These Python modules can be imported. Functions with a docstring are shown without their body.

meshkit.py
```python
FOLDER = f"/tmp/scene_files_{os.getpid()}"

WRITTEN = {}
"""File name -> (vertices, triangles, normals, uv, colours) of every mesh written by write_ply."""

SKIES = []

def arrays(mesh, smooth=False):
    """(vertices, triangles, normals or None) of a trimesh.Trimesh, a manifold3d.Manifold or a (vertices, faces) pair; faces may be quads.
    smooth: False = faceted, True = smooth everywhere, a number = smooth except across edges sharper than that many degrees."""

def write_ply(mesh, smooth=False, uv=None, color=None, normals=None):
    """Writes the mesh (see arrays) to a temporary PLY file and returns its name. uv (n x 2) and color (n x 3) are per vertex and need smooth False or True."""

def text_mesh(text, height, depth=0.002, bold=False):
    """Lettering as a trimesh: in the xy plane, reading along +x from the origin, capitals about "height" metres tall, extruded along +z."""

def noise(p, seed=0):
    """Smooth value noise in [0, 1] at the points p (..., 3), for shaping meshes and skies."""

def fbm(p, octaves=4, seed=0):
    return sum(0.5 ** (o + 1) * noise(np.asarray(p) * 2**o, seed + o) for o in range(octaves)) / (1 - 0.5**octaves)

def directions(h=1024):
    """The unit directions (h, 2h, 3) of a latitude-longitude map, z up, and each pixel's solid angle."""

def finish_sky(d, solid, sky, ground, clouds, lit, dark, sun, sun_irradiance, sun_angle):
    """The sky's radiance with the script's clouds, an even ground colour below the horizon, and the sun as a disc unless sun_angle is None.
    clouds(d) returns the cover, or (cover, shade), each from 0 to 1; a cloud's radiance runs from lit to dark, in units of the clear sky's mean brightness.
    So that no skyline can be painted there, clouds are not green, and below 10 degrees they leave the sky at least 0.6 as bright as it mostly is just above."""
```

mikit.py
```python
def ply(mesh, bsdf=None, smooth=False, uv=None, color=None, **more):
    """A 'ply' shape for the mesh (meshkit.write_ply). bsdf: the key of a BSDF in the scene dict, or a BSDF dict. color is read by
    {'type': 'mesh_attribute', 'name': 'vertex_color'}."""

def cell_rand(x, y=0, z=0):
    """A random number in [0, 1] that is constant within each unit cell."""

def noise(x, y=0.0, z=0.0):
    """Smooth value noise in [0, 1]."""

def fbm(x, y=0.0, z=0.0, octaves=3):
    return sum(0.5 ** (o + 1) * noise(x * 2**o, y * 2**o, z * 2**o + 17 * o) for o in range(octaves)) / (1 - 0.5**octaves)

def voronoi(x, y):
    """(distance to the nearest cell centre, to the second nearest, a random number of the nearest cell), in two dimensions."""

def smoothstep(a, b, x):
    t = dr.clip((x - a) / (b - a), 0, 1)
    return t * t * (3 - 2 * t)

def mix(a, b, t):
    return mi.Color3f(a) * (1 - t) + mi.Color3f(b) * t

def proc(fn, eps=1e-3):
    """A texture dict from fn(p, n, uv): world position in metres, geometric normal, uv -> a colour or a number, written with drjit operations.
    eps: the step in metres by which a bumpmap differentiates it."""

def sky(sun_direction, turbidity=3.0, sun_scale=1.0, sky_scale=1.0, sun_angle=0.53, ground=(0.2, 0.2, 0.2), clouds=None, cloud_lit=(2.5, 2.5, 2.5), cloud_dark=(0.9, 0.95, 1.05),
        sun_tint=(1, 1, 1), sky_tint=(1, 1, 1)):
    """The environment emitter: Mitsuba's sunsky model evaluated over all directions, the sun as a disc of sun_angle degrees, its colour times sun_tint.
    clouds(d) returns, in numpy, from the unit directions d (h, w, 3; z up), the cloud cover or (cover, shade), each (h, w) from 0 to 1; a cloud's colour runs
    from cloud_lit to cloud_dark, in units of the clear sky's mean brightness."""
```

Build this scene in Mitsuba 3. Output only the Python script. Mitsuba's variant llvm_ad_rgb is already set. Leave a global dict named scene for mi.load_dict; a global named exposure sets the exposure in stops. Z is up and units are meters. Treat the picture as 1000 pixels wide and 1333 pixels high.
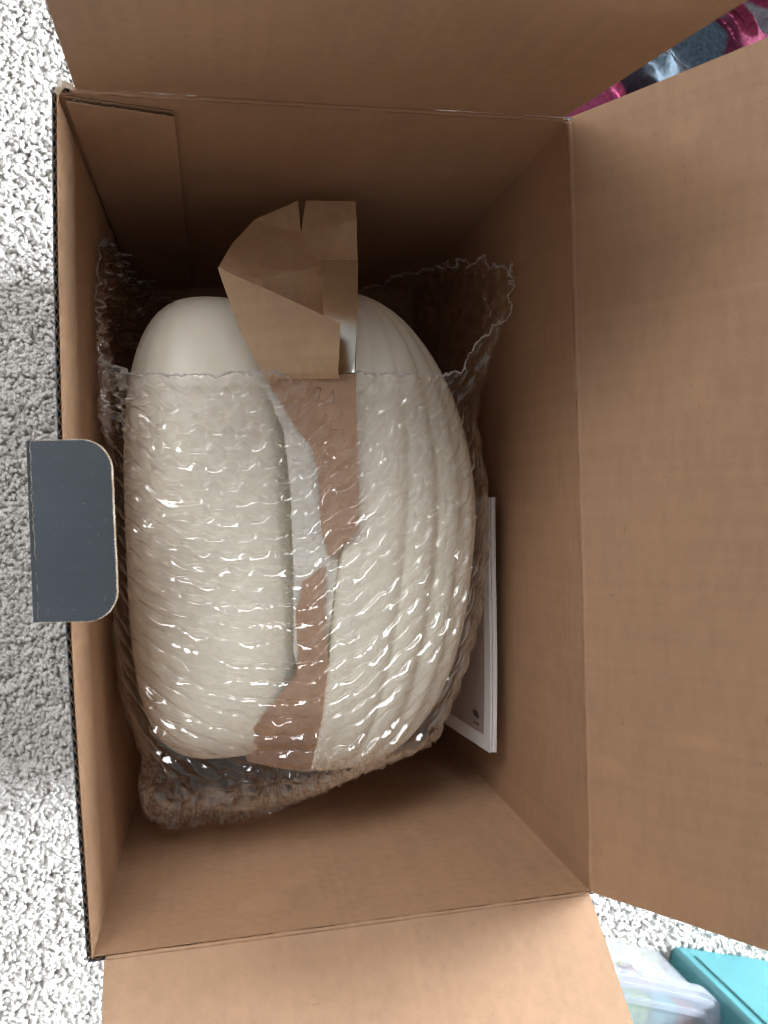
import math
import numpy as np
import trimesh
import drjit as dr
import mitsuba as mi
import mikit
import meshkit
from scipy.ndimage import gaussian_filter, gaussian_filter1d
from scipy.spatial import ConvexHull, cKDTree
from scipy.interpolate import PchipInterpolator
from shapely.geometry import Polygon, box as sbox

T = mi.ScalarTransform4f
rng = np.random.default_rng(7)
scene, labels = {}, {}

# ------------------------------------------------------------------ camera, light, exposure
H = 0.40                      # rim of the box above the carpet
W, L = 0.2795, 0.45           # opening of the box, x and y
CAM = np.array([0.07334, 0.23776, 0.45416 + H])
RIGHT = np.array([0.98026288, -0.03325472, 0.19488153])
DOWN = np.array([-0.03661123, -0.99923641, 0.0136457])
AHEAD = np.array([0.19427893, -0.02051123, -0.98073186])
m = np.eye(4)
m[:3, 0], m[:3, 1], m[:3, 2], m[:3, 3] = -RIGHT, -DOWN, AHEAD, CAM
scene['camera'] = {'type': 'thinlens', 'to_world': T(m.tolist()), 'fov': 49.56, 'fov_axis': 'x', 'near_clip': 0.01, 'far_clip': 50.0,
                   'aperture_radius': 0.0018, 'focus_distance': 0.53}
exposure = 0.32


def lamp(name, at, target, w, h, rgb, label, cat):
    scene[name] = {'type': 'rectangle', 'to_world': T().look_at(origin=list(at), target=list(target), up=[0, 0, 1]) @ T().scale([w / 2, h / 2, 1]),
                   'emitter': {'type': 'area', 'radiance': {'type': 'rgb', 'value': list(rgb)}}, 'bsdf': {'type': 'diffuse', 'reflectance': {'type': 'rgb', 'value': 0.5}}}
    labels[name] = {'label': label, 'category': cat}


lamp('window', (2.8, 0.30, 1.42), (0.0, 0.25, 0.3), 0.5, 0.95, (165.0, 183.0, 194.0), 'tall daylit window pane on the right of the box', 'window')
lamp('window_001', (-0.95, 2.45, 2.75), (0.1, 0.25, 0.3), 2.6, 1.0, (7.1, 7.25, 7.35), 'wide daylit window pane beyond the far end of the box', 'window')
lamp('window_002', (2.1, 2.4, 1.9), (0.2, 0.2, 0.2), 0.7, 0.9, (10.0, 10.6, 11.0), 'daylit corner window pane beyond the striped blanket', 'window')
scene['room_light'] = {'type': 'constant', 'radiance': {'type': 'rgb', 'value': [0.25, 0.241, 0.231]}}


# ------------------------------------------------------------------ helpers
def unz(px, py, z):
    """plan point at height z (above the carpet) that was measured at photograph pixel px, py"""
    d = RIGHT * ((px - 500) / 1083.47) + DOWN * ((py - 666.5) / 1083.47) + AHEAD
    return CAM + d * (z - CAM[2]) / d[2]


def add(key, mesh, bsdf, smooth=False, **kw):
    scene[key] = mikit.ply(mesh, bsdf, smooth, **kw)


def tag(key, label=None, cat=None, group=None, kind=None):
    d = labels.setdefault(key, {})
    for k, v in (('label', label), ('category', cat), ('group', group), ('kind', kind)):
        if v:
            d[k] = v


def num(base, k):
    return base if k == 0 else f'{base}_{k:03d}'


def grid_faces(nu, nv, wrap_u=False):
    i, j = np.meshgrid(np.arange(nu if wrap_u else nu - 1), np.arange(nv - 1), indexing='ij')
    a, b = i * nv + j, ((i + 1) % nu) * nv + j
    return np.stack([a, b, b + 1, a + 1], -1).reshape(-1, 4)


def tri(q):
    q = np.asarray(q)
    return np.vstack([q[:, [0, 1, 2]], q[:, [0, 2, 3]]])


def sheet(P, thick, N=None):
    """closed thin slab from a grid of points P (nu, nv, 3), thick along -normal"""
    nu, nv = P.shape[:2]
    if N is None:
        du, dv = np.gradient(P, axis=0), np.gradient(P, axis=1)
        N = np.cross(du, dv)
        N /= np.linalg.norm(N, axis=-1, keepdims=True) + 1e-12
    Q = P - N * thick
    V = np.vstack([P.reshape(-1, 3), Q.reshape(-1, 3)])
    n = nu * nv
    F = tri(grid_faces(nu, nv))
    F = np.vstack([F, F[:, ::-1] + n])
    ring = np.concatenate([np.arange(nu) * nv, (nu - 1) * nv + np.arange(1, nv), (np.arange(nu - 2, -1, -1)) * nv + nv - 1, np.arange(nv - 2, 0, -1)])
    nxt = np.roll(ring, -1)
    F = np.vstack([F, tri(np.stack([ring, ring + n, nxt + n, nxt], 1))])
    return trimesh.Trimesh(V, F, process=False)


def rounded_box(sx, sy, sz, r, at=(0, 0, 0)):
    b = trimesh.creation.box((sx - 2 * r, sy - 2 * r, sz - 2 * r))
    pts = [s.vertices + v for v in b.vertices for s in [trimesh.creation.icosphere(subdivisions=2, radius=r)]]
    h = trimesh.convex.convex_hull(np.vstack(pts))
    h.apply_translation(at)
    return h


def tube(path, rad, sides=6):
    path = np.asarray(path, float)
    t = np.gradient(path, axis=0)
    t /= np.linalg.norm(t, axis=1, keepdims=True) + 1e-12
    a = np.cross(t, [0.3, 0.2, 0.93])
    a /= np.linalg.norm(a, axis=1, keepdims=True) + 1e-12
    b = np.cross(t, a)
    an = np.arange(sides) / sides * 2 * np.pi
    rad = np.broadcast_to(rad, len(path))
    V = path[:, None] + rad[:, None, None] * (np.cos(an)[None, :, None] * a[:, None] + np.sin(an)[None, :, None] * b[:, None])
    i, j = np.meshgrid(np.arange(len(path) - 1), np.arange(sides), indexing='ij')
    q = np.stack([i * sides + j, i * sides + (j + 1) % sides, (i + 1) * sides + (j + 1) % sides, (i + 1) * sides + j], -1).reshape(-1, 4)
    n = len(path) * sides
    V = np.vstack([V.reshape(-1, 3), path[:1], path[-1:]])
    caps = [[n, (k + 1) % sides, k] for k in range(sides)] + [[n + 1, n - sides + k, n - sides + (k + 1) % sides] for k in range(sides)]
    return trimesh.Trimesh(V, np.vstack([tri(q), caps]), process=False)


def sstep(a, b, x):
    t = np.clip((x - a) / (b - a), 0, 1)
    return t * t * (3 - 2 * t)


def fb(x, y, z=0.0, o=4, seed=0):
    return meshkit.fbm(np.stack(np.broadcast_arrays(x, y, z), -1), o, seed)


# ------------------------------------------------------------------ materials
def bsdf(name, d, two=True):
    scene[name] = {'type': 'twosided', 'inner': d} if two else d


def kraft_colour(base, streak=0.06):
    b = np.array(base)

    def fn(p, n, uv):
        big = mikit.fbm(p.x * 14, p.y * 14, p.z * 14, 3) - 0.5
        fine = mikit.noise(p.x * 900, p.y * 900, p.z * 900) - 0.5
        fib = mikit.noise(p.x * 260, p.y * 70 + 9, p.z * 260) - 0.5
        fleck = mikit.smoothstep(0.93, 0.97, mikit.noise(p.x * 330 + 5, p.y * 330, p.z * 330 + 3))
        ax = dr.select(dr.abs(n.x) > dr.abs(n.y), p.y, p.x)
        flute = mikit.noise(ax * 300, p.z * 6 + 3, 0.0) - 0.5
        scuff = mikit.smoothstep(0.66, 0.80, mikit.fbm(p.x * 22 + 4, p.y * 40, p.z * 22, 3))
        k = 1 + streak * flute + 0.18 * big + 0.07 * fine + 0.09 * fib - 0.16 * fleck + 0.10 * scuff
        return mi.Color3f(float(b[0]), float(b[1]), float(b[2])) * k * mi.Color3f(1 + 0.04 * big, 1, 1 - 0.06 * big)
    return mikit.proc(fn)


def kraft_bump(p, n, uv):
    ax = dr.select(dr.abs(n.x) > dr.abs(n.y), p.y, p.x)
    wash = dr.sin(ax * (2 * math.pi / 0.0066)) * 0.22 * mikit.noise(p.x * 30, p.y * 30, p.z * 30)
    return mikit.fbm(p.x * 420, p.y * 300, p.z * 420, 3) * 0.5 + mikit.noise(p.x * 25, p.y * 25, p.z * 25) * 2.0 + wash


KR = (0.375, 0.224, 0.134)
bsdf('cardboard', {'type': 'bumpmap', 'arbitrary': mikit.proc(kraft_bump, 5e-4), 'scale': 0.00012,
                   'bsdf': {'type': 'principled', 'base_color': kraft_colour(KR), 'roughness': 0.62, 'specular': 0.35}})
bsdf('cardboard_raw', {'type': 'principled', 'base_color': kraft_colour((0.30, 0.20, 0.13)), 'roughness': 0.85, 'specular': 0.1})
bsdf('kraft_paper', {'type': 'bumpmap', 'arbitrary': mikit.proc(kraft_bump, 5e-4), 'scale': 0.00015,
                     'bsdf': {'type': 'principled', 'base_color': kraft_colour((0.58, 0.405, 0.262)), 'roughness': 0.6, 'specular': 0.3}})


def dark_print(p, n, uv):
    v = mikit.fbm(p.x * 30, p.y * 30, p.z * 30, 3) - 0.5
    s = mikit.noise(p.x * 30, p.y * 400, 0.0) - 0.5
    w = mikit.smoothstep(0.9, 0.95, mikit.noise(p.x * 700, p.y * 700, p.z * 700))
    return mi.Color3f(0.056, 0.067, 0.078) * (1 + 0.25 * v + 0.08 * s) + mi.Color3f(0.1) * w * 0.35


bsdf('dark_print', {'type': 'principled', 'base_color': mikit.proc(dark_print), 'roughness': 0.38, 'specular': 0.5})


def worn(p, n, uv):
    v = mikit.noise(p.x * 500, p.y * 260, p.z * 500)
    return mikit.mix((0.42, 0.33, 0.24), (0.72, 0.66, 0.58), mikit.smoothstep(0.45, 0.75, v))


bsdf('worn_edge', {'type': 'principled', 'base_color': mikit.proc(worn), 'roughness': 0.8, 'specular': 0.1})


def cream(p, n, uv):
    v = mikit.fbm(p.x * 20, p.y * 20, p.z * 20, 3) - 0.5
    return mi.Color3f(0.90, 0.87, 0.75) * (1 + 0.07 * v)


bsdf('cream_glaze', {'type': 'principled', 'base_color': mikit.proc(cream), 'roughness': 0.42, 'specular': 0.4})

# clear film: a thin sheet that reflects and lets light straight through, with a share of milky scatter
scene['film_clear'] = {'type': 'thindielectric', 'int_ior': 1.56}

scene['film'] = {'type': 'blendbsdf', 'weight': {'type': 'mesh_attribute', 'name': 'vertex_color'},
                 'a': {'type': 'thindielectric', 'int_ior': 1.62},
                 'b': {'type': 'principledthin', 'base_color': {'type': 'rgb', 'value': [0.79, 0.80, 0.81]}, 'roughness': 0.14, 'eta': 1.8, 'spec_trans': 0.0, 'diff_trans': 1.1}}
scene['film_edge'] = {'type': 'principledthin', 'base_color': {'type': 'rgb', 'value': [0.85, 0.86, 0.88]}, 'roughness': 0.12, 'eta': 1.6, 'spec_trans': 0.45, 'diff_trans': 1.0}
scene['polished_metal'] = {'type': 'twosided', 'inner': {'type': 'roughconductor', 'material': 'Al', 'alpha': 0.06, 'specular_reflectance': {'type': 'rgb', 'value': [0.95, 1.0, 0.95]}}}


def pile_colour(p, n, uv):
    r = mikit.noise(p.x * 160, p.y * 160, p.z * 60)
    b = mikit.fbm(p.x * 9, p.y * 9, 0.0, 2) - 0.5
    return mikit.mix((0.60, 0.57, 0.54), (0.75, 0.725, 0.695), mikit.smoothstep(0.2, 0.75, r)) * (1 + 0.1 * b)


bsdf('carpet_yarn', {'type': 'principled', 'base_color': mikit.proc(pile_colour), 'roughness': 0.95, 'specular': 0.1, 'sheen': 0.3})


def backing(p, n, uv):
    r = mikit.noise(p.x * 220, p.y * 220, 0.0)
    return mikit.mix((0.56, 0.54, 0.515), (0.76, 0.74, 0.715), mikit.smoothstep(0.3, 0.7, r))


bsdf('carpet_ground', {'type': 'bumpmap', 'arbitrary': mikit.proc(lambda p, n, uv: mikit.fbm(p.x * 160, p.y * 160, 0.0, 2), 1e-3), 'scale': 0.004,
                       'bsdf': {'type': 'diffuse', 'reflectance': mikit.proc(backing)}})
bsdf('foam', {'type': 'principled', 'base_color': {'type': 'rgb', 'value': [0.74, 0.72, 0.66]}, 'roughness': 0.6, 'specular': 0.3})
bsdf('paper_white', {'type': 'principled', 'base_color': {'type': 'rgb', 'value': [0.64, 0.62, 0.615]}, 'roughness': 0.4, 'specular': 0.4})

# ------------------------------------------------------------------ carpet
g = np.linspace(-1, 1, 41)
X, Y = np.meshgrid(np.sign(g) * np.abs(g) ** 1.6 * 6, np.sign(g) * np.abs(g) ** 1.6 * 6, indexing='ij')
add('carpet', (np.stack([X, Y, 0 * X], -1).reshape(-1, 3), grid_faces(41, 41)), 'carpet_ground')
tag('carpet', 'cream looped pile carpet under and around the box', 'carpet', kind='structure')


def tufts(regions, step):
    base = []
    for x0, x1, y0, y1 in regions:
        xs, ys = np.meshgrid(np.arange(x0, x1, step), np.arange(y0, y1, step), indexing='ij')
        base.append(np.stack([xs.ravel(), ys.ravel()], 1))
    b = np.vstack(base)
    b = b + rng.uniform(-0.5, 0.5, b.shape) * step
    n = len(b)
    # neighbouring yarns lean alike, in clumps
    ang = 2 * np.pi * (1.6 * fb(b[:, 0] * 70, b[:, 1] * 70, 0, 2, 3)) + rng.normal(0, 0.7, n)
    lean = rng.uniform(0.2, 0.95, n)
    ln = rng.uniform(0.008, 0.013, n)
    rad = rng.uniform(0.0017, 0.0025, n)
    rise = 0.45 + 0.40 * fb(b[:, 0] * 45, b[:, 1] * 45, 0, 2, 5)
    K, S = 4, 4
    t = np.linspace(0, 1, K)
    curl = rng.normal(0, 1.1, n)
    dirs = ang[:, None] + curl[:, None] * t[None]
    bend = lean[:, None] * (0.35 + 1.1 * t[None])
    dx, dy, dz = np.cos(dirs) * np.sin(bend), np.sin(dirs) * np.sin(bend), np.cos(bend)
    st = (ln / (K - 1))[:, None]
    P = np.stack([np.cumsum(dx * st, 1), np.cumsum(dy * st, 1), np.cumsum(dz * st * rise[:, None], 1)], -1)
    P = P - P[:, :1]
    P[..., :2] += b[:, None]
    P[..., 2] += 0.0005
    D = np.stack([dx, dy, dz], -1)
    A = np.cross(D, [0.1, 0.2, 0.97])
    A /= np.linalg.norm(A, axis=-1, keepdims=True) + 1e-9
    B = np.cross(D, A)
    an = np.arange(S) / S * 2 * np.pi
    r = rad[:, None] * np.array([0.9, 1.05, 1.05, 0.7])[None]
    V = P[:, :, None] + r[..., None, None] * (np.cos(an)[None, None, :, None] * A[:, :, None] + np.sin(an)[None, None, :, None] * B[:, :, None])
    tip = P[:, -1] + D[:, -1] * rad[:, None] * 0.6
    V = np.concatenate([V.reshape(n, K * S, 3), tip[:, None]], 1)
    f = []
    for k in range(K - 1):
        for s in range(S):
            a, c = k * S + s, k * S + (s + 1) % S
            f += [[a, c, c + S], [a, c + S, a + S]]
    for s in range(S):
        f.append([(K - 1) * S + s, (K - 1) * S + (s + 1) % S, K * S])
    f = np.array(f)
    F = (np.arange(n)[:, None, None] * (K * S + 1) + f[None]).reshape(-1, 3)
    return V.reshape(-1, 3), F


add('carpet__pile', tufts([(-0.24, -0.012, -0.36, 0.86), (-0.012, 0.33, -0.36, -0.16), (0.33, 0.84, -0.42, -0.06)], 0.0034), 'carpet_yarn', True)
tag('carpet__pile', kind='stuff')

# ------------------------------------------------------------------ the cardboard box
BOX = 'cardboard_box'
TH, LIN = 0.0030, 0.00045


def bow(P):
    """the long walls belly outwards a little at the rim"""
    P = np.array(P, float)
    k = np.sin(np.pi * np.clip(P[..., 1] / L, 0, 1)) * np.clip((P[..., 2] - 0.1) / (H - 0.1), 0, 1) ** 2
    left = P[..., 0] < W / 2
    P[..., 0] += np.where(left, -0.0042, 0.0012) * k * np.clip(np.abs(P[..., 0] - W / 2) / (W / 2), 0, 1)
    return P


def panel(key, o, u, v, n, lu, lv, outer='cardboard', nu=60, nv=24, warp=None, wob=0.0005, cut=None, seed=0, flute_u=True):
    """corrugated board: two liners and a wavy medium between them. o is a corner of the inner face, n points out of the inner face."""
    o, u, v, n = (np.asarray(x, float) for x in (o, u, v, n))
    s, t = np.meshgrid(np.linspace(0, 1, nu), np.linspace(0, 1, nv), indexing='ij')

    def surf(s, t, d):
        a, b = s * lu, t * lv
        if cut is not None:
            a, b = cut(a, b)
        P = o + a[..., None] * u + b[..., None] * v
        w = wob * (fb(a * 9 + seed, b * 9, seed, 3, seed) - 0.5) * 2
        P = P + (w + d)[..., None] * n
        return warp(P) if warp else P
    inner = surf(s, t, 0 * s)
    add(f'{key}__liner', sheet(inner, LIN), 'cardboard', 25)
    add(f'{key}__liner_001', sheet(surf(s, t, 0 * s - TH + LIN), LIN), outer, 25)
    # medium
    pitch = 0.0066
    k = int((lu if flute_u else lv) / pitch) * 8
    if flute_u:
        s2, t2 = np.meshgrid(np.linspace(0.001, 0.999, k), np.linspace(0.002, 0.998, 8), indexing='ij')
        ph = s2 * lu / pitch
    else:
        s2, t2 = np.meshgrid(np.linspace(0.002, 0.998, 12), np.linspace(0.001, 0.999, k), indexing='ij')
        ph = t2 * lv / pitch
    d = -TH / 2 + (TH / 2 - LIN - 0.00022) * np.sin(2 * np.pi * ph)
    add(f'{key}__fluting', sheet(surf(s2, t2, d), 0.0002), 'cardboard_raw', 40)


ez = np.array([0, 0, 1.0])
eps = 0.0008
# walls, inner faces towards the inside; the left wall's edge is cut and shows its flutes
panel(f'{BOX}__wall', (0, -0.0003, 0.004), (0, 1, 0), ez, (1, 0, 0), L + 0.0006, H - 0.004, outer='dark_print', nu=90, nv=30, warp=bow, seed=1)
panel(f'{BOX}__wall_001', (W, -0.0003, 0.004), (0, 1, 0), ez, (-1, 0, 0), L + 0.0006, H - 0.0055, outer='dark_print', nu=90, nv=30, warp=bow, seed=2)
panel(f'{BOX}__wall_002', (-0.0028, 0, 0.004), (1, 0, 0), ez, (0, 1, 0), W + 0.0056, H - 0.0055, outer='dark_print', seed=3)
panel(f'{BOX}__wall_003', (-0.0028, L, 0.004), (1, 0, 0), ez, (0, -1, 0), W + 0.0056, H - 0.0055, outer='dark_print', seed=4)
panel(f'{BOX}__base', (0, 0, 0.0038), (1, 0, 0), (0, 1, 0), ez, W, L, outer='dark_print', seed=5)

# flaps
PHI_R, PHI_B, PHI_T = math.radians(51), math.radians(42), math.radians(97.5)


def flap(key, o, u, v, n, lu, lv, chamfer0, chamfer1, seed, curl=0.0):
    def cut(a, b):
        e0 = chamfer0 * np.clip(b / lv, 0, 1)
        e1 = chamfer1 * np.clip(b / lv, 0, 1)
        return e0 + (a / lu) * (lu + e1 - e0), b
    n = np.asarray(n, float)

    def warp(P):
        r = P - np.asarray(o)
        b = r @ np.asarray(v)
        return P + (curl * (b / lv) ** 2)[..., None] * n
    panel(key, o, u, v, n, lu, lv, outer='dark_print', warp=warp, cut=cut, seed=seed, nu=50, nv=30, wob=0.0009)


vr = (math.cos(PHI_R), 0, math.sin(PHI_R))
flap(f'{BOX}__flap', (W + 0.0016, 0.0003, H + 0.001), (0, 1, 0), vr, (-math.sin(PHI_R), 0, math.cos(PHI_R)), L + 0.0018, 0.26, -0.008, 0.013, 11, 0.002)
vb = (0, -math.cos(PHI_B), math.sin(PHI_B))
flap(f'{BOX}__flap_001', (0.0056, -0.0016, H + 0.001), (1, 0, 0), vb, (0, math.sin(PHI_B), math.cos(PHI_B)), W - 0.0064, 0.13, 0.002, 0.005, 12)
vt = (0, math.cos(PHI_T), math.sin(PHI_T))
flap(f'{BOX}__flap_002', (0.0088, L + 0.0016, H + 0.001), (1, 0, 0), vt, (0, -math.sin(PHI_T), math.cos(PHI_T)), W - 0.0115, 0.16, 0.007, 0.010, 13, 0.002)


# score lines: the crushed inside of each fold, a low ridge
def ridge(key, p0, p1, r, seed, bowed=False):
    t = np.linspace(0, 1, 90)
    P = np.asarray(p0) + t[:, None] * (np.asarray(p1) - np.asarray(p0))
    w = (fb(t * 40, seed, 0, 3, seed) - 0.5)
    P = P + w[:, None] * np.array([0.0008, 0.0008, 0.0006])
    if bowed:
        P = bow(P)
    add(key, tube(P, r * (0.85 + 0.5 * fb(t * 60, seed, 1, 2, seed)), 10), 'cardboard', True)


ridge(f'{BOX}__fold_ridge', (W + 0.0010, 0.001, H + 0.0002), (W + 0.0010, L - 0.001, H + 0.0002), 0.0017, 21, True)
ridge(f'{BOX}__fold_ridge_001', (0.006, -0.0012, H - 0.0004), (W - 0.001, -0.0012, H - 0.0004), 0.0012, 22)
ridge(f'{BOX}__fold_ridge_002', (0.006, L + 0.0012, H - 0.0004), (W - 0.002, L + 0.0012, H - 0.0004), 0.0012, 23)


# glue flap: the lug of the left wall, folded against the inside of the far wall
def lug_cut(a, b):
    return a, b * (1 - 0.022 * (a / 0.056)) - 0


panel(f'{BOX}__glue_flap', (0.0012, L - 0.0036, 0.01), (1, 0, 0), ez, (0, -1, 0), 0.054, H - 0.0125, outer='cardboard', nu=30, nv=40,
      cut=lambda a, b: (a + 0.0022 * b / H, b * (1 - 0.028 * a / 0.054)), seed=6, wob=0.0008)
# a torn scrap of liner at the far left corner
P = np.array([[unz(70, 118, H + 0.0005), unz(78, 104, H + 0.002), unz(95, 108, H + 0.005)], [unz(75, 124, H + 0.0012), unz(84, 113, H + 0.004), unz(95, 117, H + 0.006)]])
add(f'{BOX}__torn_liner', sheet(P, 0.0004), 'worn_edge')
tag(BOX, 'open brown corrugated cardboard box with three raised flaps standing on the carpet', 'box')
tag(f'{BOX}__wall', 'wall whose cut edge shows its flutes')
tag(f'{BOX}__wall_001', 'wall with the booklet leaning on it')

# the tuck tab: printed outside folded over the rim of the left wall
zt0, zt1 = H + 0.0036, H + 0.0105
c00, c01 = unz(38.5, 573, zt0), unz(48, 811, zt0)          # hinge
c10, c11 = unz(147, 571, zt1), unz(154.5, 810, zt1)
wd, ln_ = np.linalg.norm(c10 - c00), np.linalg.norm(c01 - c00)
r = 0.0165
poly = Polygon([(0, 0), (wd, 0), (wd, ln_), (0, ln_)])
rnd = poly.buffer(-r).buffer(r, quad_segs=16).union(sbox(0, 0, wd / 2, ln_))
# ragged cut at the hinge, slight wear elsewhere
co = np.array(rnd.segmentize(0.0015).exterior.coords)[:-1]
jit = 0.00035 * (fb(co[:, 0] * 900, co[:, 1] * 900, 0, 2, 31) - 0.5) * np.where(co[:, 0] < 0.001, 4.0, 0.8)
co[:, 0] += jit
rnd = Polygon(co)
ex, ey = (c10 - c00) / wd, (c01 - c00) / ln_
nn = np.cross(ey, ex)
nn /= np.linalg.norm(nn)
if nn[2] < 0:
    nn = -nn


def tab_layer(p, z0, h):
    me = trimesh.creation.extrude_polygon(p, h, engine='earcut')
    me = me.subdivide_to_size(0.006)
    v = np.array(me.vertices)
    lift = 0.0035 * (v[:, 0] / wd) ** 2 + 0.0006 * np.sin(v[:, 1] * 60)
    q = c00 + v[:, :1] * ex + v[:, 1:2] * ey + (v[:, 2:] + z0 + lift[:, None]) * nn
    f = np.array(me.faces)
    if np.dot(np.cross(ex, ey), nn) < 0:
        f = f[:, ::-1]
    return trimesh.Trimesh(q, f, process=False)


TAB = f'{BOX}__tuck_tab'
add(f'{TAB}__printed_liner', tab_layer(rnd.buffer(-0.00035), -0.0003, 0.00035), 'dark_print', 30)
add(f'{TAB}__board', tab_layer(rnd, -0.0029, 0.0026), 'worn_edge', 30)
P = np.array([[c00 + nn * -0.0006 + ex * 0.0002, c00 + np.array([0.0135, 0, -0.05])], [c01 + nn * -0.0006 + ex * 0.0002, c01 + np.array([0.0125, 0, -0.05])]])
s = np.linspace(0, 1, 24)[:, None, None]
t = np.linspace(0, 1, 12)[None, :, None]
P = (P[0, 0] * (1 - t) + P[0, 1] * t) * (1 - s) + (P[1, 0] * (1 - t) + P[1, 1] * t) * s
add(f'{TAB}__hinge_strip', sheet(P, 0.0024), 'dark_print')
tag(TAB, 'dark blue grey printed tuck tab with two rounded corners')

# ------------------------------------------------------------------ the two cream shells
ZC = H - 0.122


def right_shell(ns=150, nq=220):
    B, E = np.array([0.127, 0.052]), np.array([0.169, 0.379])
    ax = E - B
    e2 = np.array([ax[1], -ax[0]]) / np.linalg.norm(ax)
    s = (1 - np.cos(np.linspace(0, np.pi, ns))) / 2
    u = 2 * s - 1
    p = np.where(u > 0, 1.85, 2.7)
    r = np.clip(1 - np.abs(u) ** p, 0, 1) ** (1 / p)
    q = np.linspace(-np.pi / 2, np.pi / 2, nq)
    rib = np.abs(np.sin(q * 11)) ** 0.6
    amp = 0.115 * np.clip(1.35 * np.cos(q) ** 1.2, 0, 1)
    R = 1 + amp * (rib - 1)
    S, Q = np.meshgrid(np.arange(ns), np.arange(nq), indexing='ij')
    rad = r[S] * R[Q]
    lat = 0.104 * rad * np.cos(q)[Q]
    up = rad * np.sin(q)[Q] * np.where(q[Q] > 0, 0.070, ZC - 0.006)
    P = np.zeros((ns, nq, 3))
    P[..., :2] = B + s[S][..., None] * ax + lat[..., None] * e2
    P[..., 2] = ZC + up
    F = tri(grid_faces(ns, nq))
    V = P.reshape(-1, 3)
    # flat rim face towards the gap
    i = np.arange(ns - 1)
    F2 = tri(np.stack([i * nq, i * nq + nq - 1, (i + 1) * nq + nq - 1, (i + 1) * nq], 1))
    return trimesh.Trimesh(V, np.vstack([F[:, ::-1], F2[:, ::-1]]), process=False)


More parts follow.
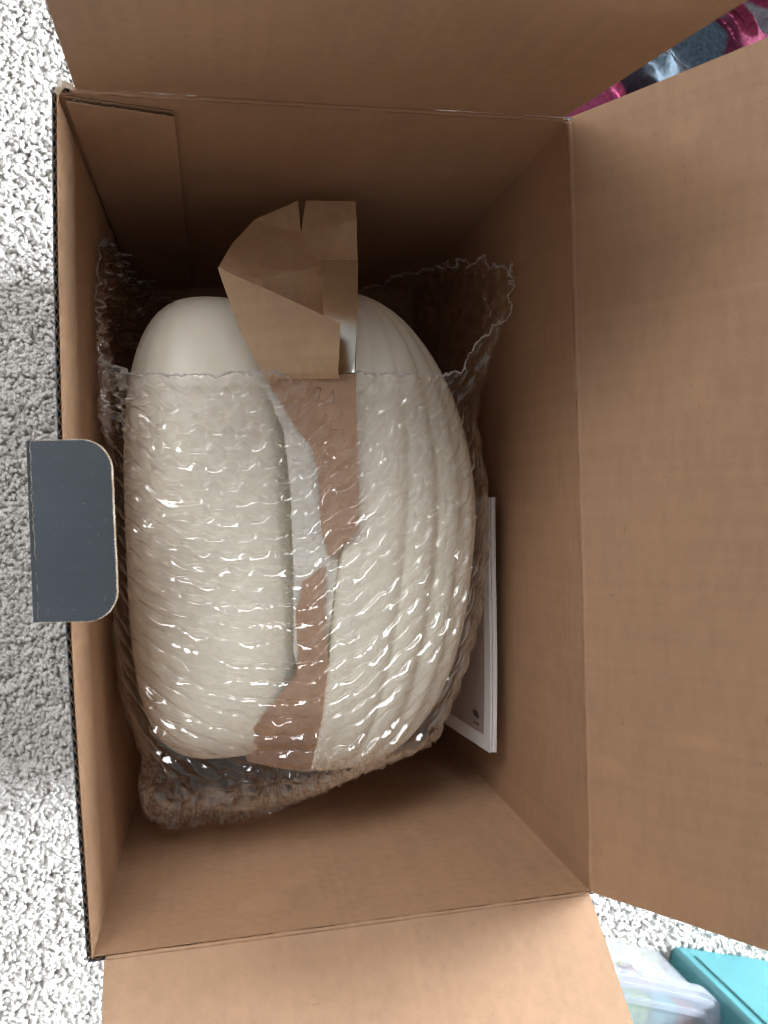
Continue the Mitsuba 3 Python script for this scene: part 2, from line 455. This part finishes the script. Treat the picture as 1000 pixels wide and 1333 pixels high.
def left_shell(ns=150, nq=300):
    cx, cy, a, b = 0.0715, 0.2205, 0.0590, 0.1520
    s = np.linspace(-np.pi / 2, np.pi / 2, ns)
    u = np.sin(s)
    pw = np.where(u > 0, 2.9, 3.6)
    r = np.clip(1 - np.abs(u) ** pw, 0, 1) ** (1 / pw)
    q = np.linspace(0, 2 * np.pi, nq, endpoint=False)
    c, sn = np.cos(q), np.sin(q)
    n = 2.5
    k = (np.abs(c) ** n + np.abs(sn) ** n) ** (-1 / n)
    rib = np.abs(np.sin(q * 13)) ** 0.75
    amp = 0.008 * np.clip(-1.3 * c, 0, 1)
    R = k * (1 + amp * (rib - 1))
    S, Q = np.meshgrid(np.arange(ns), np.arange(nq), indexing='ij')
    rad = r[S] * R[Q]
    P = np.stack([cx + a * rad * c[Q], cy + b * u[S], ZC + rad * sn[Q] * np.where(sn[Q] > 0, 0.066, ZC - 0.006)], -1)
    i, j = np.meshgrid(np.arange(ns - 1), np.arange(nq), indexing='ij')
    F = np.stack([i * nq + j, i * nq + (j + 1) % nq, (i + 1) * nq + (j + 1) % nq, (i + 1) * nq + j], -1).reshape(-1, 4)
    return trimesh.Trimesh(P.reshape(-1, 3), tri(F)[:, ::-1], process=False)


RS, LS = right_shell(), left_shell()
add('ribbed_shell', RS, 'cream_glaze', True)
tag('ribbed_shell', 'cream ribbed shell with a straight rim beside the booklet', 'shell')
add('ribbed_shell_001', LS, 'cream_glaze', True)
tag('ribbed_shell_001', 'cream rounded shell beside the dark tuck tab', 'shell')

# ------------------------------------------------------------------ bubble wrap bag
both = np.vstack([RS.vertices, LS.vertices])
NY, NP = 520, 900
YS = np.linspace(0.075, 0.43, NY)
ph = np.linspace(-np.pi, np.pi, NP, endpoint=False)     # 0 = +x, pi/2 = up
XC = 0.134
samp = np.linspace(0.075, 0.345, 40)
Rm = []
for y in samp:
    pts = both[np.abs(both[:, 1] - y) < 0.006][:, [0, 2]] - [XC, ZC]
    h = pts[ConvexHull(pts).vertices]
    hp = np.vstack([h, h[:1]])
    d = np.stack([np.cos(ph), np.sin(ph)], 1)
    best = np.zeros(NP)
    for a, b in zip(hp[:-1], hp[1:]):
        e = b - a
        den = d[:, 0] * e[1] - d[:, 1] * e[0]
        tt = (a[0] * e[1] - a[1] * e[0]) / np.where(np.abs(den) < 1e-12, 1e-12, den)
        uu = (a[0] * d[:, 1] - a[1] * d[:, 0]) / np.where(np.abs(den) < 1e-12, 1e-12, den)
        ok = (tt > 0) & (uu >= -1e-6) & (uu <= 1 + 1e-6)
        best = np.where(ok, np.maximum(best, tt), best)
    Rm.append(best)
Rm = gaussian_filter(np.array(Rm), (1.5, 8), mode=('nearest', 'wrap')) + 0.0062
ir = np.clip(np.interp(YS, samp, np.arange(len(samp))), 0, len(samp) - 1.001)
i0 = ir.astype(int)
fr = (ir - i0)[:, None]
# beyond the shoulders the bag stays open: sides keep their width
keep = int(np.searchsorted(samp, 0.285))
sl = Rm[i0] * (1 - fr) + Rm[np.minimum(i0 + 1, len(samp) - 1)] * fr
wide = Rm[keep][None]
top = np.clip(np.sin(ph), 0, 1)[None] ** 1.0
sl = np.where((YS > samp[keep])[:, None], sl * sstep(0.15, 0.8, top) + wide * (1 - sstep(0.15, 0.8, top)), sl)
# the mouth flares to the right wall
fl = sstep(0.27, 0.40, YS)[:, None]
sl = sl + 0.016 * fl * np.clip(np.cos(ph), 0, 1)[None] ** 2
sl = gaussian_filter(sl, (6, 3), mode=('nearest', 'wrap'))
base_x = XC + sl * np.cos(ph)[None]
base_z = ZC + sl * np.sin(ph)[None] + 0.045 * sstep(0.285, 0.385, YS)[:, None] * np.clip(np.cos(ph), 0, 1)[None] ** 1.5
body = np.stack([base_x, np.broadcast_to(YS[:, None], base_x.shape), base_z], -1)
# closed far end: the tube flattens into a crumpled seam
NE = 130
w = np.linspace(0, 1, NE + 1)[1:][::-1][:, None]
u = (np.cos(ph) * np.abs(np.cos(ph)) ** -0.2)
u = np.clip(u / np.abs(u).max(), -1, 1)
sx = 0.118 + 0.096 * u
sy = np.interp(sx, [0.02, 0.045, 0.10, 0.14, 0.18, 0.215], [0.014, 0.012, 0.016, 0.030, 0.046, 0.058])
sz = ZC - 0.034 + 0.0035 * np.sin(ph) + 0.006 * (fb(sx * 40, 0.3, 0, 2, 41) - 0.5)
ends = np.stack([sx, sy, sz], -1)[None]
ww = w[..., None]
first = body[:1]
end = first * (1 - sstep(0, 1, ww) * 0.65 - 0.35 * ww) + ends * (sstep(0, 1, ww) * 0.65 + 0.35 * ww)
end[..., 1] = first[..., 1] + (ends[..., 1] - first[..., 1]) * ww[..., 0] ** 0.75
G = np.concatenate([end, body], 0)
for _ in range(2):
    G = gaussian_filter(G, (2, 1.0, 0), mode=('nearest', 'wrap', 'nearest'))
NT = len(G)
# outward normal
du, dv = np.gradient(G, axis=0), (np.roll(G, -1, 1) - np.roll(G, 1, 1)) / 2
Nn = np.cross(dv, du)
Nn /= np.linalg.norm(Nn, axis=-1, keepdims=True) + 1e-12
ctr = np.stack([np.full(NT, XC), G[:, :, 1].mean(1), np.full(NT, ZC)], -1)[:, None]
if ((G - ctr) * Nn).sum(-1).mean() < 0:
    Nn = -Nn
# bubbles on a hexagonal lattice of the unrolled film
arc = np.cumsum(np.linalg.norm(dv, axis=-1), 1)
mid = int(NP * 0.75)
arc = arc - arc[:, mid:mid + 1]
run = np.cumsum(np.linalg.norm(du, axis=-1), 0)
xx, yy = G[..., 0], G[..., 1]
rt = np.log1p(np.exp((arc * -1 - 0.0) / 0.02)) * 0.02
lf = np.log1p(np.exp((arc) / 0.02)) * 0.02
# arc grows with phi: from +x over the top to -x
vrow = run - 0.50 * rt - 0.36 * lf * (1 - sstep(0.12, 0.30, yy))
vrow = vrow + 0.0035 * (fb(xx * 22, yy * 22, G[..., 2] * 22, 2, 51) - 0.5)
PIT, ROW = 0.0168, 0.0120
ur = arc + 0.004 * (fb(xx * 16, yy * 16, G[..., 2] * 16, 2, 52) - 0.5)
bub = np.zeros(G.shape[:2])
uu_ = ur / PIT + 0.35 * (fb(xx * 34, yy * 34, G[..., 2] * 34, 2, 65) - 0.5)
vv_ = vrow / ROW + (0.14 + 0.14 * sstep(0.16, 0.26, yy)) * (fb(xx * 30 + 9, yy * 30, G[..., 2] * 30, 2, 66) - 0.5)
wav = (0.10 + 0.20 * fb(xx * 14, yy * 14, G[..., 2] * 14, 2, 67)) * (0.35 + 0.65 * sstep(0.16, 0.26, yy) + 0.3 * sstep(0.19, 0.23, xx))
phi_ = vv_ + wav * np.sin(2 * np.pi * uu_) * np.cos(np.pi * vv_)
rowp = np.abs(np.sin(np.pi * phi_)) ** 0.62
ci, rj = np.floor(uu_ + 0.5 * (np.floor(phi_) % 2)), np.floor(phi_)
hsh = (np.sin(rj * 127.1 + ci * 311.7) * 43758.5453) % 1
colp = np.abs(np.sin(np.pi * (uu_ + 0.5 * (rj % 2)))) ** 0.5
up = np.clip(Nn[..., 2], 0, 1)
mcol = 0.12 + 0.6 * sstep(0.20, 0.28, yy) + 0.65 * sstep(0.175, 0.215, xx)
mcol = np.clip(mcol, 0, 0.85)
soft = gaussian_filter(np.where(hsh < 0.2, 0.5, 0.75 + 0.4 * hsh), 2.0)
bub = rowp * (1 - mcol + mcol * colp) * soft
rid = 1 - np.abs(2 * fb(ur * 105, vrow * 300, 0, 2, 53) - 1)
rid2 = 1 - np.abs(2 * fb(ur * 34 + 7, vrow * 80, 0, 3, 54) - 1)
cri = 1 - np.abs(2 * fb(xx * 190, yy * 190, G[..., 2] * 190, 2, 57) - 1)
patch = sstep(0.42, 0.62, fb(xx * 26, yy * 26, G[..., 2] * 26, 2, 58))
crum = sstep(0.085, 0.045, yy)
crum2 = sstep(0.265, 0.300, yy) * sstep(0.055, 0.022, xx)
lowf0 = fb(xx * 60, yy * 60, 0, 2, 49)
disp = 0.0046 * bub * (1 - 0.8 * crum) + 0.0004 * rid ** 3 * patch + 0.0022 * (rid2 ** 2 - 0.5) + 0.0005 * (1 - patch) * cri ** 4
rid3 = 1 - np.abs(2 * fb(xx * 48, yy * 48 + 9 * lowf0, G[..., 2] * 120, 3, 55) - 1)
rid4 = 1 - np.abs(2 * fb(xx * 150, yy * 150, G[..., 2] * 220, 2, 50) - 1)
disp = disp + (crum + 1.1 * crum2) * (0.013 * (rid3 ** 2 - 0.4) + 0.0009 * rid4 ** 2)
lowf = fb(xx * 18, yy * 18, G[..., 2] * 18, 2, 56) - 0.5
disp = disp + 0.004 * lowf
disp = np.maximum(disp, -0.0035)
# film milkiness, partly the shading of refraction put into the colour: welded channels between the bubbles and sharp creases are whiter than the blown bubbles
rowc = 0.5 + 0.5 * np.cos(2 * np.pi * phi_)
colc = 0.5 + 0.5 * np.cos(2 * np.pi * (uu_ + 0.5 * (rj % 2)))
val = sstep(0.42, 0.80, np.maximum(rowc, colc * (0.35 + 0.75 * mcol)) + 0.25 * (fb(ur * 60, vrow * 60, 5, 2, 48) - 0.5))
thick = 0.09 + 0.72 * val * (0.62 + 0.5 * sstep(0.3, 0.62, fb(ur * 40, vrow * 40, 3, 2, 60))) + 0.25 * sstep(0.93, 0.99, rid2) + 0.22 * sstep(0.90, 0.99, rid) * patch + 0.25 * (1 - patch) * sstep(0.9, 0.99, cri)
below = sstep(0.10, 0.40, -np.sin(ph))[None]
thick = thick * (1 - 0.85 * sstep(0.30, 0.34, yy) * below) * (1 - 0.6 * below)  # underside made clearer to darken the deep pocket, shade put into the film
thick = thick + 0.22 * crum2
thick = thick + (0.30 * sstep(0.93, 0.99, rid3) + 0.45 * sstep(0.90, 0.99, rid4)) * (crum + crum2)
thick = np.clip(thick * (1 - 0.93 * crum) + 0.4 * crum * sstep(0.95, 0.995, rid4), 0, 0.95)
Wp = G + Nn * disp[..., None]
# keep the film inside the box
Wp[..., 0] = np.clip(Wp[..., 0], 0.0015 + 0.002 * fb(yy * 60, Wp[..., 2] * 60, 0, 2, 57), W - 0.0015 - 0.002 * fb(yy * 60, Wp[..., 2] * 60, 1, 2, 58))
Wp[..., 1] = np.clip(Wp[..., 1], 0.003, L - 0.006)
# torn mouth: how far the film reaches in y for each angle
ang = np.degrees(ph)
mouth = np.interp(ang, [-180, -150, -100, -60, -20, 0, 12, 25, 38, 46, 75, 100, 128, 136, 146, 156, 163, 172, 180],
                  [0.405, 0.43, 0.43, 0.43, 0.405, 0.384, 0.350, 0.318, 0.313, 0.313, 0.314, 0.312, 0.312, 0.312, 0.313, 0.316, 0.328, 0.372, 0.405])
mouth = mouth + np.where(np.abs(ang - 90) < 66, 0.0045, 0.016) * (fb(ang * 0.35, 0.1, 0, 3, 61) - 0.5) + 0.0030 * (fb(ang * 1.6, 0.7, 0, 2, 62) - 0.5)
# slide the rows so that the last one is the torn edge
n_end = NE
yfrac = (YS - YS[0]) / (YS[-1] - YS[0])
newW, newT = Wp.copy(), thick.copy()
ylen = (mouth - YS[0]) / (YS[-1] - YS[0])
for j in range(NP):
    src = n_end + yfrac * ylen[j] * (NY - 1)
    k0 = np.clip(np.floor(src).astype(int), 0, NT - 2)
    ft = (src - k0)[:, None]
    newW[n_end:, j] = Wp[k0, j] * (1 - ft) + Wp[k0 + 1, j] * ft
    newT[n_end:, j] = thick[k0, j]
# the lip curls up and crinkles
lip = sstep(0.955, 1.0, yfrac)[:, None]
newW[n_end:] += (Nn[n_end:] * (0.0022 * lip * (fb(ang * 0.9, 0.2, 0, 3, 63)[None] - 0.25))[..., None])
q = grid_faces(NP, NT, True)
Vw = np.transpose(newW, (1, 0, 2)).reshape(-1, 3)
bag = trimesh.Trimesh(Vw, tri(q), process=False)
WR = 'bubble_wrap_bag'
tc = np.repeat(newT.T.reshape(-1, 1), 3, 1)
add(f'{WR}__film', bag, 'film', True, color=tc)
edge = newW[-1]
ed = np.vstack([edge, edge[:1]]) + np.array([0, 0, 0.0003])
ed = ed + 0.0014 * (np.stack([fb(np.arange(NP + 1) * 0.9, k, 0, 2, 64 + k) for k in range(3)], -1) - 0.5)
add(f'{WR}__torn_edge', tube(ed, 0.00025 + 0.0011 * fb(np.arange(NP + 1) * 0.55, 3, 0, 2, 69) ** 2, 6), 'film_edge', True)
tag(WR, 'clear crinkled bubble wrap bag with a torn mouth around the cream shells', 'bubble wrap')
tag(f'{WR}__torn_edge', 'ragged whitish torn edge')

# ------------------------------------------------------------------ kraft paper between and above the shells
PP = 'packing_paper'
bsdf('kraft_shaded', {'type': 'bumpmap', 'arbitrary': mikit.proc(kraft_bump, 5e-4), 'scale': 0.00015, 'bsdf': {'type': 'principled', 'base_color': kraft_colour((0.43, 0.275, 0.185)), 'roughness': 0.6, 'specular': 0.3}})  # same kraft paper, with the shade under the film put into its colour


def lofted(rows, n=40, mseg=14, amp=0.0012, seed=0, thick=0.00025):
    """rows: (left px, y px, depth), (right px, y px, depth) measured points, turned into a creased sheet"""
    A = np.array([unz(a[0], a[1], H - a[2]) for a, b in rows])
    B = np.array([unz(b[0], b[1], H - b[2]) for a, b in rows])
    t = np.linspace(0, len(rows) - 1, n)
    A = np.stack([np.interp(t, np.arange(len(rows)), A[:, k]) for k in range(3)], -1)
    B = np.stack([np.interp(t, np.arange(len(rows)), B[:, k]) for k in range(3)], -1)
    s = np.linspace(0, 1, mseg)
    P = A[:, None] * (1 - s[None, :, None]) + B[:, None] * s[None, :, None]
    P[..., 2] += amp * (fb(P[..., 0] * 40, P[..., 1] * 40, seed, 3, seed) - 0.5) * 2 + 1.4 * amp * (1 - np.abs(2 * fb(P[..., 0] * 28, P[..., 1] * 28, seed, 2, seed + 5) - 1)) ** 4 - 0.5 * amp
    return sheet(P, thick)


add(f'{PP}__front_panel', lofted([((283, 348, .060), (443, 420, .030)), ((296, 385, .062), (443, 435, .031)), ((312, 430, .060), (442, 455, .033)), ((330, 465, .057), (441, 472, .036)),
                                  ((341, 485, .057), (440, 484, .042)), ((346, 494, .0605), (442, 493, .0480))], 50, 30, 0.0013, 71), 'kraft_paper', 30)
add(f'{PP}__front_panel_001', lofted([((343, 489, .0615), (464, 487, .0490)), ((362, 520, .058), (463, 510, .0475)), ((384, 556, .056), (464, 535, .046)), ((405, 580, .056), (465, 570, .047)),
                                  ((413, 610, .055), (466, 610, .047)), ((416, 655, .054), (468, 660, .047)), ((419, 692, .054), (467, 690, .047)), ((427, 724, .054), (436, 724, .051))], 70, 30, 0.0013, 74), 'kraft_shaded', 30)  # front panel continued below the wrap edge, in the shaded paper colour
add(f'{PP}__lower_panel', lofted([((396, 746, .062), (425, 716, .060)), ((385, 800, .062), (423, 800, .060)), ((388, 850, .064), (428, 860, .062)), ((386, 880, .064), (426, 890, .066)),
                                  ((348, 925, .064), (420, 930, .070)), ((314, 968, .074), (414, 965, .082)), ((322, 992, .098), (404, 1006, .104))], 60, 24, 0.0018, 73), 'kraft_shaded', 30)
tag(f'{PP}__lower_panel', 'lower kraft strip with the shade of the gap put into its colour')
add('foam_sheet', lofted([((342, 500, .063), (440, 500, .060)), ((369, 560, .060), (440, 560, .058)), ((378, 640, .059), (440, 640, .057)), ((382, 740, .060), (440, 740, .059)),
                          ((382, 850, .066), (425, 850, .067)), ((390, 885, .074), (415, 885, .075))], 60, 16, 0.0016, 77), 'foam', 30)
tag('foam_sheet', 'narrow pale foam sheet in the gap between the two cream shells', 'foam sheet')
# back of the pouch: folded facets in the shade
pts = dict(a=(284, 349, .064), b=(303, 316, .095), c=(331, 286, .110), d=(388, 261, .118), e=(392, 303, .105), f=(398, 261, .118), g=(463, 262, .104), h=(466, 342, .082), i=(345, 478, .075),
           j=(341, 364, .066), k=(452, 480, .070), l=(420, 345, .084))
Pq = {k: unz(v[0], v[1], H - v[2]) for k, v in pts.items()}
names = list(Pq)
fac = [('a', 'b', 'j'), ('b', 'c', 'j'), ('c', 'd', 'e'), ('c', 'e', 'j'), ('e', 'f', 'g'), ('e', 'g', 'l'), ('l', 'g', 'h'), ('j', 'e', 'l'), ('a', 'j', 'i'), ('j', 'l', 'i'), ('l', 'h', 'k'), ('i', 'l', 'k')]
bm = trimesh.Trimesh([Pq[k] for k in names], [[names.index(x) for x in f] for f in fac], process=False).subdivide_to_size(0.004)
v = np.array(bm.vertices)
v[:, 2] += 0.0030 * (fb(v[:, 0] * 38, v[:, 1] * 38, 0, 4, 75) - 0.5) * 2 + 0.0016 * (1 - np.abs(2 * fb(v[:, 0] * 30, v[:, 1] * 30, 0, 2, 76) - 1)) ** 3
v2 = v - [0, 0, 0.0003]
f = np.array(bm.faces)
add(f'{PP}__back_panel', trimesh.Trimesh(np.vstack([v, v2]), np.vstack([f, f[:, ::-1] + len(v)]), process=False), 'kraft_paper', 55)
tag(PP, 'creased brown kraft paper pouch sticking up between the two cream shells', 'packing paper')

# polished strip standing beside the pouch
A = [unz(419, 338, H - .066), unz(466, 338, H - .066), unz(464, 410, H - .054), unz(462, 484, H - .046), unz(440, 484, H - .050), unz(420, 410, H - .058)]
n = 24
t = np.linspace(0, 1, n)
lft = np.stack([np.interp(t, [0, .5, 1], [A[0][k], A[5][k], A[4][k]]) for k in range(3)], -1)
rgt = np.stack([np.interp(t, [0, .5, 1], [A[1][k], A[2][k], A[3][k]]) for k in range(3)], -1)
s = np.linspace(0, 1, 12)
P = lft[:, None] * (1 - s[None, :, None]) + rgt[:, None] * s[None, :, None]
P[..., 2] += 0.003 * np.sin(t * np.pi * 1.3)[:, None]
add('metal_strip', sheet(P, 0.0008), 'polished_metal', 40)
tag('metal_strip', 'narrow mirror bright metal strip between kraft paper and ribbed shell', 'metal strip')


# ------------------------------------------------------------------ booklet leaning on the right wall
def cover_print(p, n, uv):
    v = mikit.fbm(p.y * 26, p.z * 26, 0.0, 3)
    w = mikit.smoothstep(0.0, 0.05, p.z - (H - 0.225)) * 0.5
    return mikit.mix((0.36, 0.29, 0.265), (0.25, 0.175, 0.15), mikit.smoothstep(0.35, 0.65, v)) * (1 - 0.15 * w)


bsdf('cover_photo', {'type': 'principled', 'base_color': mikit.proc(cover_print), 'roughness': 0.3})
bsdf('cover_mark', {'type': 'diffuse', 'reflectance': {'type': 'rgb', 'value': [0.10, 0.075, 0.065]}})
topz = H - 0.122
bt = unz(643.5, 980, topz)
y_near, y_far = bt[1], bt[1] + 0.186
hgt = 0.150
x_top = bt[0]
tilt = 0.018                     # the foot stands out from the wall


def slab(key, off0, off1, mat, y0=y_near, y1=y_far, z0=0.0, z1=hgt, rot=-0.028):
    s, t = np.meshgrid(np.linspace(0, 1, 14), np.linspace(0, 1, 12), indexing='ij')
    yy_ = y0 + s * (y1 - y0)
    dn = z0 + t * (z1 - z0)
    xx_ = x_top - tilt * dn / hgt + off0 - (yy_ - y_near) * -0.03 + 0.0006 * np.sin(s * 5)
    P = np.stack([xx_, yy_, topz - dn], -1)
    add(key, sheet(P, off1, np.broadcast_to([-1.0, 0, 0], P.shape)), mat, 30)


slab('booklet__cover', -0.0034, 0.0004, 'paper_white')
slab('booklet__pages', -0.0029, 0.0012, 'paper_white', y_near + 0.0004, y_far - 0.0004, 0.0006, hgt - 0.0006)
slab('booklet__pages_001', -0.0012, 0.0024, 'paper_white', y_near + 0.0002, y_far - 0.0002, 0.0002, hgt - 0.0006)
slab('booklet__cover_001', 0.0014, 0.0004, 'paper_white')
slab('booklet__cover_picture', -0.0036, 0.00015, 'cover_photo', y_near + 0.011, y_far - 0.011, 0.010, hgt - 0.012)
slab('booklet__printed_mark', -0.00385, 0.0001, 'cover_mark', y_near + 0.0155, y_near + 0.026, 0.018, 0.027)
tag('booklet', 'white printed booklet leaning on the inside of the box wall', 'booklet')
tag('booklet__cover_picture', 'dim brown and grey cover picture')


# ------------------------------------------------------------------ striped blanket behind the box
def knit(p, n, uv):
    u = uv.x + 0.135 + 0.02 * (mikit.noise(uv.x * 20, uv.y * 20) - 0.5)
    pink, dark, blue, wine, grey = (0.26, 0.042, 0.10), (0.018, 0.018, 0.024), (0.085, 0.11, 0.135), (0.13, 0.018, 0.045), (0.14, 0.15, 0.165)
    c = mi.Color3f(*pink)
    for a, col in ((0.15, dark), (0.22, blue), (0.36, dark), (0.41, blue), (0.56, wine), (0.68, (0.075, 0.012, 0.03)), (0.755, grey), (0.80, wine), (0.88, pink), (0.97, wine)):
        c = mikit.mix(c, col, mikit.smoothstep(a - 0.008, a + 0.008, u))
    st = mikit.noise(p.x * 420, p.y * 420, p.z * 420)
    return c * (0.6 + 0.8 * st)


bsdf('knit', {'type': 'principled', 'base_color': mikit.proc(knit), 'roughness': 0.9, 'specular': 0.15, 'sheen': 0.8})
nu, nv = 260, 200
o0, o1 = unz(775, 128, 0.10), unz(1035, -40, 0.10)
du_ = (o1 - o0)[:2]
lu_ = np.linalg.norm(du_)
eu = du_ / lu_
ev = np.array([-eu[1], eu[0]])
u, v = np.meshgrid(np.linspace(-0.25, 1.3, nu), np.linspace(-0.9, 1.1, nv), indexing='ij')
XY = o0[:2] + u[..., None] * lu_ * eu + v[..., None] * 0.25 * ev
fold = 1 - np.abs(2 * fb(u * 4.2 + 0.8 * v, v * 1.6, 0, 3, 81) - 1)
fold = fold ** 1.4
fall = sstep(-0.25, -0.05, u) * sstep(1.3, 1.05, u) * sstep(-0.9, -0.5, v) * sstep(1.1, 0.7, v)
Z = 0.012 + fall * (0.045 + 0.085 * fold + 0.03 * fb(u * 7, v * 5, 0, 3, 82)) + 0.0015 * fb(u * 60, v * 60, 0, 2, 83)
P = np.stack([XY[..., 0], XY[..., 1], Z], -1)
uvs = np.stack([u, v], -1).reshape(-1, 2)
shm = sheet(P, 0.008)
add('knitted_blanket', shm, 'knit', True, uv=np.vstack([uvs, uvs]))
tag('knitted_blanket', 'rumpled pink, burgundy and blue grey striped blanket behind the box', 'blanket')


# ------------------------------------------------------------------ teal box and clear tub at the near right
def place(mesh, at, deg):
    mesh = mesh.copy()
    mesh.apply_transform(trimesh.transformations.rotation_matrix(math.radians(deg), [0, 0, 1]))
    mesh.apply_translation(at)
    return mesh


def teal(p, n, uv):
    v = mikit.fbm(p.x * 30, p.y * 30, p.z * 30, 2) - 0.5
    return mi.Color3f(0.065, 0.24, 0.265) * (1 + 0.12 * v)


bsdf('teal_plastic', {'type': 'principled', 'base_color': mikit.proc(teal), 'roughness': 0.35, 'specular': 0.5})
ht = 0.20
k0, k2 = unz(874, 1229, 0.004), unz(1004, 1249, 0.004)
d1 = (k2 - k0)[:2]
deg = math.degrees(math.atan2(d1[1], d1[0]))
lw, ld = 0.30, 0.24
bodym = rounded_box(lw, ld, ht - 0.02, 0.006, (lw / 2, -ld / 2, (ht - 0.02) / 2))
lidm = rounded_box(lw + 0.012, ld + 0.012, 0.024, 0.005, (lw / 2, -ld / 2, ht - 0.010))
panelm = rounded_box(lw - 0.03, 0.003, ht - 0.075, 0.0013, (lw / 2, 0.0006, (ht - 0.03) / 2))
add('storage_box__body', place(bodym, k0, deg), 'teal_plastic', 30)
add('storage_box__lid', place(lidm, k0, deg), 'teal_plastic', 30)
add('storage_box__raised_panel', place(panelm, k0, deg), 'teal_plastic', 30)
tag('storage_box', 'bright turquoise storage box on the carpet by the near flap', 'storage box')

scene['clear_plastic'] = {'type': 'blendbsdf', 'weight': 0.26, 'a': {'type': 'thindielectric', 'int_ior': 1.5},
                          'b': {'type': 'principledthin', 'base_color': {'type': 'rgb', 'value': [0.70, 0.72, 0.80]}, 'roughness': 0.25, 'eta': 1.5, 'diff_trans': 0.9}}


def rrect(w, h, r):
    return sbox(-w, -h, 0, 0).buffer(-r).buffer(r, quad_segs=10)


tub_z = 0.098
q0, q1 = unz(869, 1239, 0.004), unz(787, 1221, 0.004)
dt = (q0 - q1)[:2]
tdeg = math.degrees(math.atan2(dt[1], dt[0]))
tw, td = 0.17, 0.22
out = rrect(tw, td, 0.020)
inn = out.buffer(-0.002)


def ext(p, h, z):
    me = trimesh.creation.extrude_polygon(p, h, engine='earcut')
    me.apply_translation([0, 0, z])
    return me


add('clear_tub__wall', place(ext(out.difference(inn), tub_z - 0.004, 0.003), q0, tdeg), 'clear_plastic', 30)
add('clear_tub__base', place(ext(inn, 0.002, 0.0), q0, tdeg), 'clear_plastic', 30)
add('clear_tub__rim', place(ext(out.buffer(0.008).difference(inn), 0.003, tub_z - 0.001), q0, tdeg), 'clear_plastic', 30)
add('clear_tub__rim_lip', place(ext(out.buffer(0.008).difference(out.buffer(0.0065)), 0.012, tub_z - 0.0132), q0, tdeg), 'clear_plastic', 30)
lat = rounded_box(0.036, 0.004, 0.030, 0.0018, (-tw * 0.42, 0.0095, tub_z - 0.020))
add('clear_tub__latch', place(lat, q0, tdeg), 'clear_plastic', 30)
add('clear_tub__lid', place(ext(out.buffer(0.004), 0.0015, tub_z + 0.0045), q0, tdeg), 'clear_plastic', 30)
add('clear_tub__lid__rim', place(ext(out.buffer(-0.008).difference(out.buffer(-0.013)), 0.004, tub_z + 0.0062), q0, tdeg), 'clear_plastic', 30)
tag('clear_tub', 'see-through lidded plastic tub full of small bright blocks beside the turquoise box', 'tub')
cols = [(0.55, 0.62, 0.20), (0.42, 0.34, 0.56), (0.58, 0.24, 0.34), (0.17, 0.44, 0.45), (0.28, 0.30, 0.52), (0.55, 0.24, 0.14), (0.30, 0.48, 0.17), (0.56, 0.54, 0.70)]
words = ['lime yellow', 'violet', 'pink', 'teal', 'indigo', 'orange red', 'green', 'pale lilac']
spots = [(-0.060, -0.018, 0.070, 0.020, 0.014), (-0.105, -0.022, 0.050, 0.024, 0.045), (-0.052, -0.020, 0.036, 0.020, 0.040), (-0.046, -0.034, 0.027, 0.034, 0.076), (-0.085, -0.075, 0.050, 0.034, 0.060),
         (-0.018, -0.036, 0.022, 0.032, 0.072), (-0.079, -0.032, 0.032, 0.032, 0.074), (-0.036, -0.085, 0.040, 0.050, 0.066)]
for k, (c, wd_, (a, b, sx_, sy_, zz_)) in enumerate(zip(cols, words, spots)):
    bsdf(f'block_{wd_.replace(" ", "_")}', {'type': 'principled', 'base_color': {'type': 'rgb', 'value': list(c)}, 'roughness': 0.45})
    me = rounded_box(sx_, sy_, 0.022, 0.003, (a, b, zz_))
    stud = [trimesh.creation.cylinder(0.004, 0.005, sections=14, transform=trimesh.transformations.translation_matrix([a + dx_, b, zz_ + 0.0125])) for dx_ in (-sx_ / 4, sx_ / 4)]
    key = num('toy_block', k)
    add(key, place(trimesh.util.concatenate([me] + stud), q0, tdeg), f'block_{wd_.replace(" ", "_")}', 30)
    tag(key, f'{wd_} small plastic block inside the clear tub', 'block')
